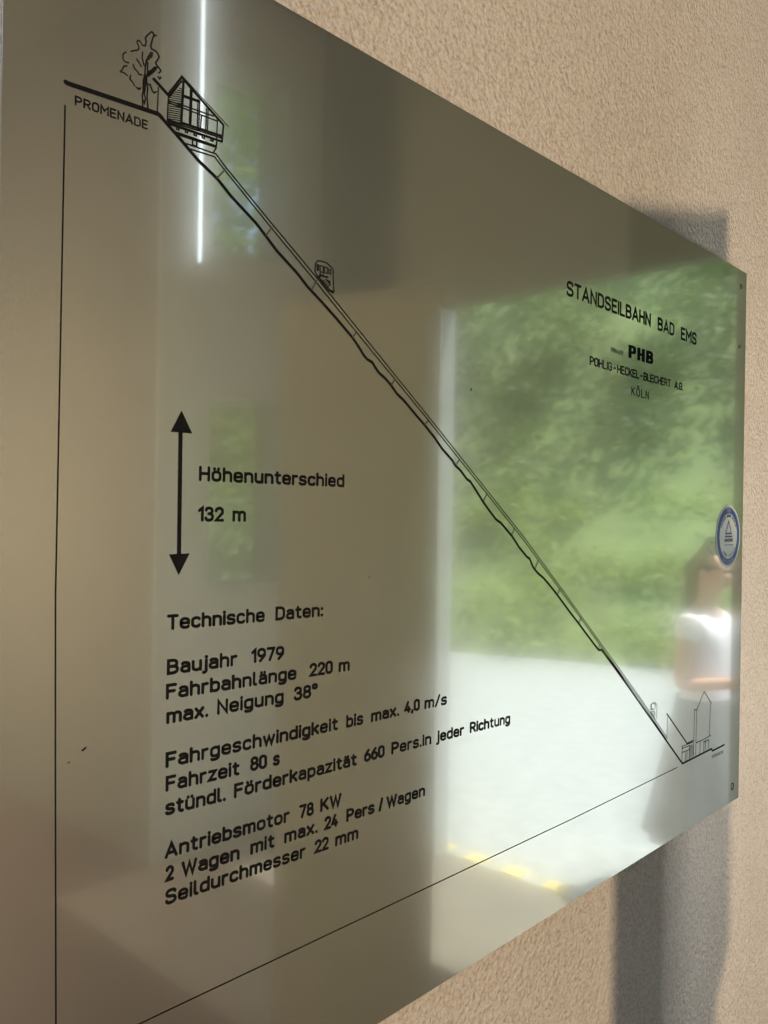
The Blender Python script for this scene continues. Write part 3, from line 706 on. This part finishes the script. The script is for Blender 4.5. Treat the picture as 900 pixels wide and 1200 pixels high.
def make_person():
    # local axes: facing +Y, own left is -X; height 1.55 m
    t = empty('person', (PX, PY, -0.0065))
    tag(t, 'person in a white top and long grey skirt standing outside the doorway with bent arms', 'person')
    V, E = [], []
    def a(x, y, z, r, frm=None):
        V.append((x, y, z, r)); i = len(V) - 1
        if frm is not None: E.append((frm, i))
        return i
    pel = a(0, 0, .82, (.135, .10)); bel = a(0, .01, .95, (.12, .09), pel); ch = a(0, -.005, 1.12, (.135, .10), bel); up = a(0, -.01, 1.22, (.11, .08), ch)
    nk = a(0, .0, 1.29, .045, up); nk2 = a(0, .015, 1.345, .045, nk); h1 = a(0, .03, 1.405, (.062, .075), nk2); h2 = a(0, .025, 1.475, (.066, .082), h1); a(0, .015, 1.515, (.045, .055), h2)
    a(0, .118, 1.42, .010, h1)
    for sd in (-1, 1):
        s1 = a(sd * .15, -.01, 1.215, .05, up); el = a(sd * .195, -.03, .945, .036, s1); wr = a(sd * .13, .19, .98, .025, el)
        pm = a(sd * .115, .245, .985, (.032, .016), wr)
        for k, (dx, ln_) in enumerate(((-.026, .07), (-.009, .08), (.009, .076), (.025, .06))):
            f0 = a(sd * .115 + dx, .285, .985, .009, pm); f1 = a(sd * .11 + dx, .285 + ln_ * .55, .975, .008, f0); a(sd * .105 + dx, .285 + ln_ * .8, .955, .007, f1)
        t0 = a(sd * .085, .245, 1.0, .010, pm); a(sd * .07, .275, 1.01, .008, t0)
        hp = a(sd * .085, 0, .76, .088, pel); kn = a(sd * .09, .02, .43, .055, hp); an = a(sd * .092, -.01, .075, .036, kn); a(sd * .095, .10, .03, (.036, .022), an)
    skinned('body', V, E, pel, M_SKIN, t)
    V2 = [(0, 0, .74, (.165, .125)), (0, .005, .84, (.155, .118)), (0, .01, .95, (.138, .105)), (0, -.005, 1.12, (.152, .118)), (0, -.01, 1.225, (.125, .095)), (0, 0, 1.265, .06)]
    E2 = [(0, 1), (1, 2), (2, 3), (3, 4), (4, 5)]
    for sd in (-1, 1):
        V2 += [(sd * .152, -.01, 1.215, .060), (sd * .172, -.018, 1.11, .054)]; k = len(V2); E2 += [(4, k - 2), (k - 2, k - 1)]
    skinned('shirt', V2, E2, 0, M_SHIRT, t)
    bm = bmesh.new(); prof = [(.15, .115, .88), (.175, .14, .74), (.21, .19, .50), (.255, .25, .24)]; NS = 48; rows = []
    for (rx, ry, z) in prof:
        rows.append([bm.verts.new(((rx * (1 + (.92 - z) * .10 * math.sin(t_ * 2 * math.pi / NS * 9))) * math.cos(t_ * 2 * math.pi / NS), ry * (1 + (.92 - z) * .10 * math.sin(t_ * 2 * math.pi / NS * 9)) * math.sin(t_ * 2 * math.pi / NS), z)) for t_ in range(NS)])
    for r_ in range(len(rows) - 1):
        for k in range(NS): bm.faces.new((rows[r_][k], rows[r_][(k + 1) % NS], rows[r_ + 1][(k + 1) % NS], rows[r_ + 1][k]))
    o = new_obj('skirt', bm, M_TROUSER, None, True); o.parent = t
    skinned('hair', [(0, .035, 1.52, (.055, .05)), (0, -.01, 1.50, (.076, .075)), (0, -.045, 1.43, (.072, .05)), (0, -.06, 1.33, (.062, .03)), (0, -.06, 1.25, (.05, .02))], [(0, 1), (1, 2), (2, 3), (3, 4)], 1, M_HAIR, t)
    for sd in (-1, 1):
        bm = bmesh.new(); bmesh.ops.create_uvsphere(bm, u_segments=12, v_segments=8, radius=.011, matrix=Matrix.Translation((sd * .028, .098, 1.447)))
        o = new_obj('eye', bm, M_HAIR); o.parent = t
        bm = bmesh.new(); bmesh.ops.create_uvsphere(bm, u_segments=12, v_segments=8, radius=.028, matrix=Matrix.Translation((sd * .072, .015, 1.43)) @ Matrix.Diagonal((.35, .6, 1, 1)))
        o = new_obj('ear', bm, M_SKIN, None, True); o.parent = t
        bm = bmesh.new(); bmesh.ops.create_uvsphere(bm, u_segments=14, v_segments=10, radius=.06, matrix=Matrix.Translation((sd * .095, .055, .035)) @ Matrix.Diagonal((.75, 2.1, .62, 1)))
        o = new_obj('shoe', bm, M_SHOE, None, True); o.parent = t
    bm = bmesh.new(); bmesh.ops.create_uvsphere(bm, u_segments=12, v_segments=8, radius=.022, matrix=Matrix.Translation((0, .096, 1.385)) @ Matrix.Diagonal((1, .5, .28, 1)))
    o = new_obj('mouth', bm, simple('lips', (0.45, 0.18, 0.15), .5, .05, 20), None, True); o.parent = t
make_person()
def tree(x, w, ht, r, lab, blobs=9, seed=1):
    random.seed(seed)
    base = U(x, w, -1.36); t = empty('tree', base); tag(t, lab, 'tree')
    bm = bmesh.new(); add_tube(bm, base, base + Vector((.1, 0, ht * .6)), .16, .07, 10)
    for k in range(4):
        a = k * 1.7; add_tube(bm, base + Vector((.07, 0, ht * (.38 + .06 * k))), base + Vector((math.cos(a) * r * .7, math.sin(a) * r * .7, ht * (.6 + .07 * k))), .06, .02, 8)
    new_obj('trunk', bm, simple('bark', (0.09, 0.07, 0.05), .9, .3, 10), t)
    bm = bmesh.new()
    for _ in range(blobs):
        c = base + Vector((random.uniform(-r, r), random.uniform(-r, r), ht * random.uniform(.35, 1.0)))
        rr_ = random.uniform(.5, .9) * r * .7; leaves(bm, c, (rr_, rr_, rr_ * .8), 260, .10)
    new_obj('crown', bm, M_LEAFMID, t)
tree(3.3, 5.2, 7.0, 2.0, 'leafy green tree outside the window nearest the door', 30, 3)
tree(6.0, 6.5, 6.2, 2.2, 'tall leafy tree at the corner of the forecourt', 14, 5)
tree(1.6, 6.0, 5.4, 1.8, 'loose leafy tree outside behind the tube lamp wall', 12, 9)
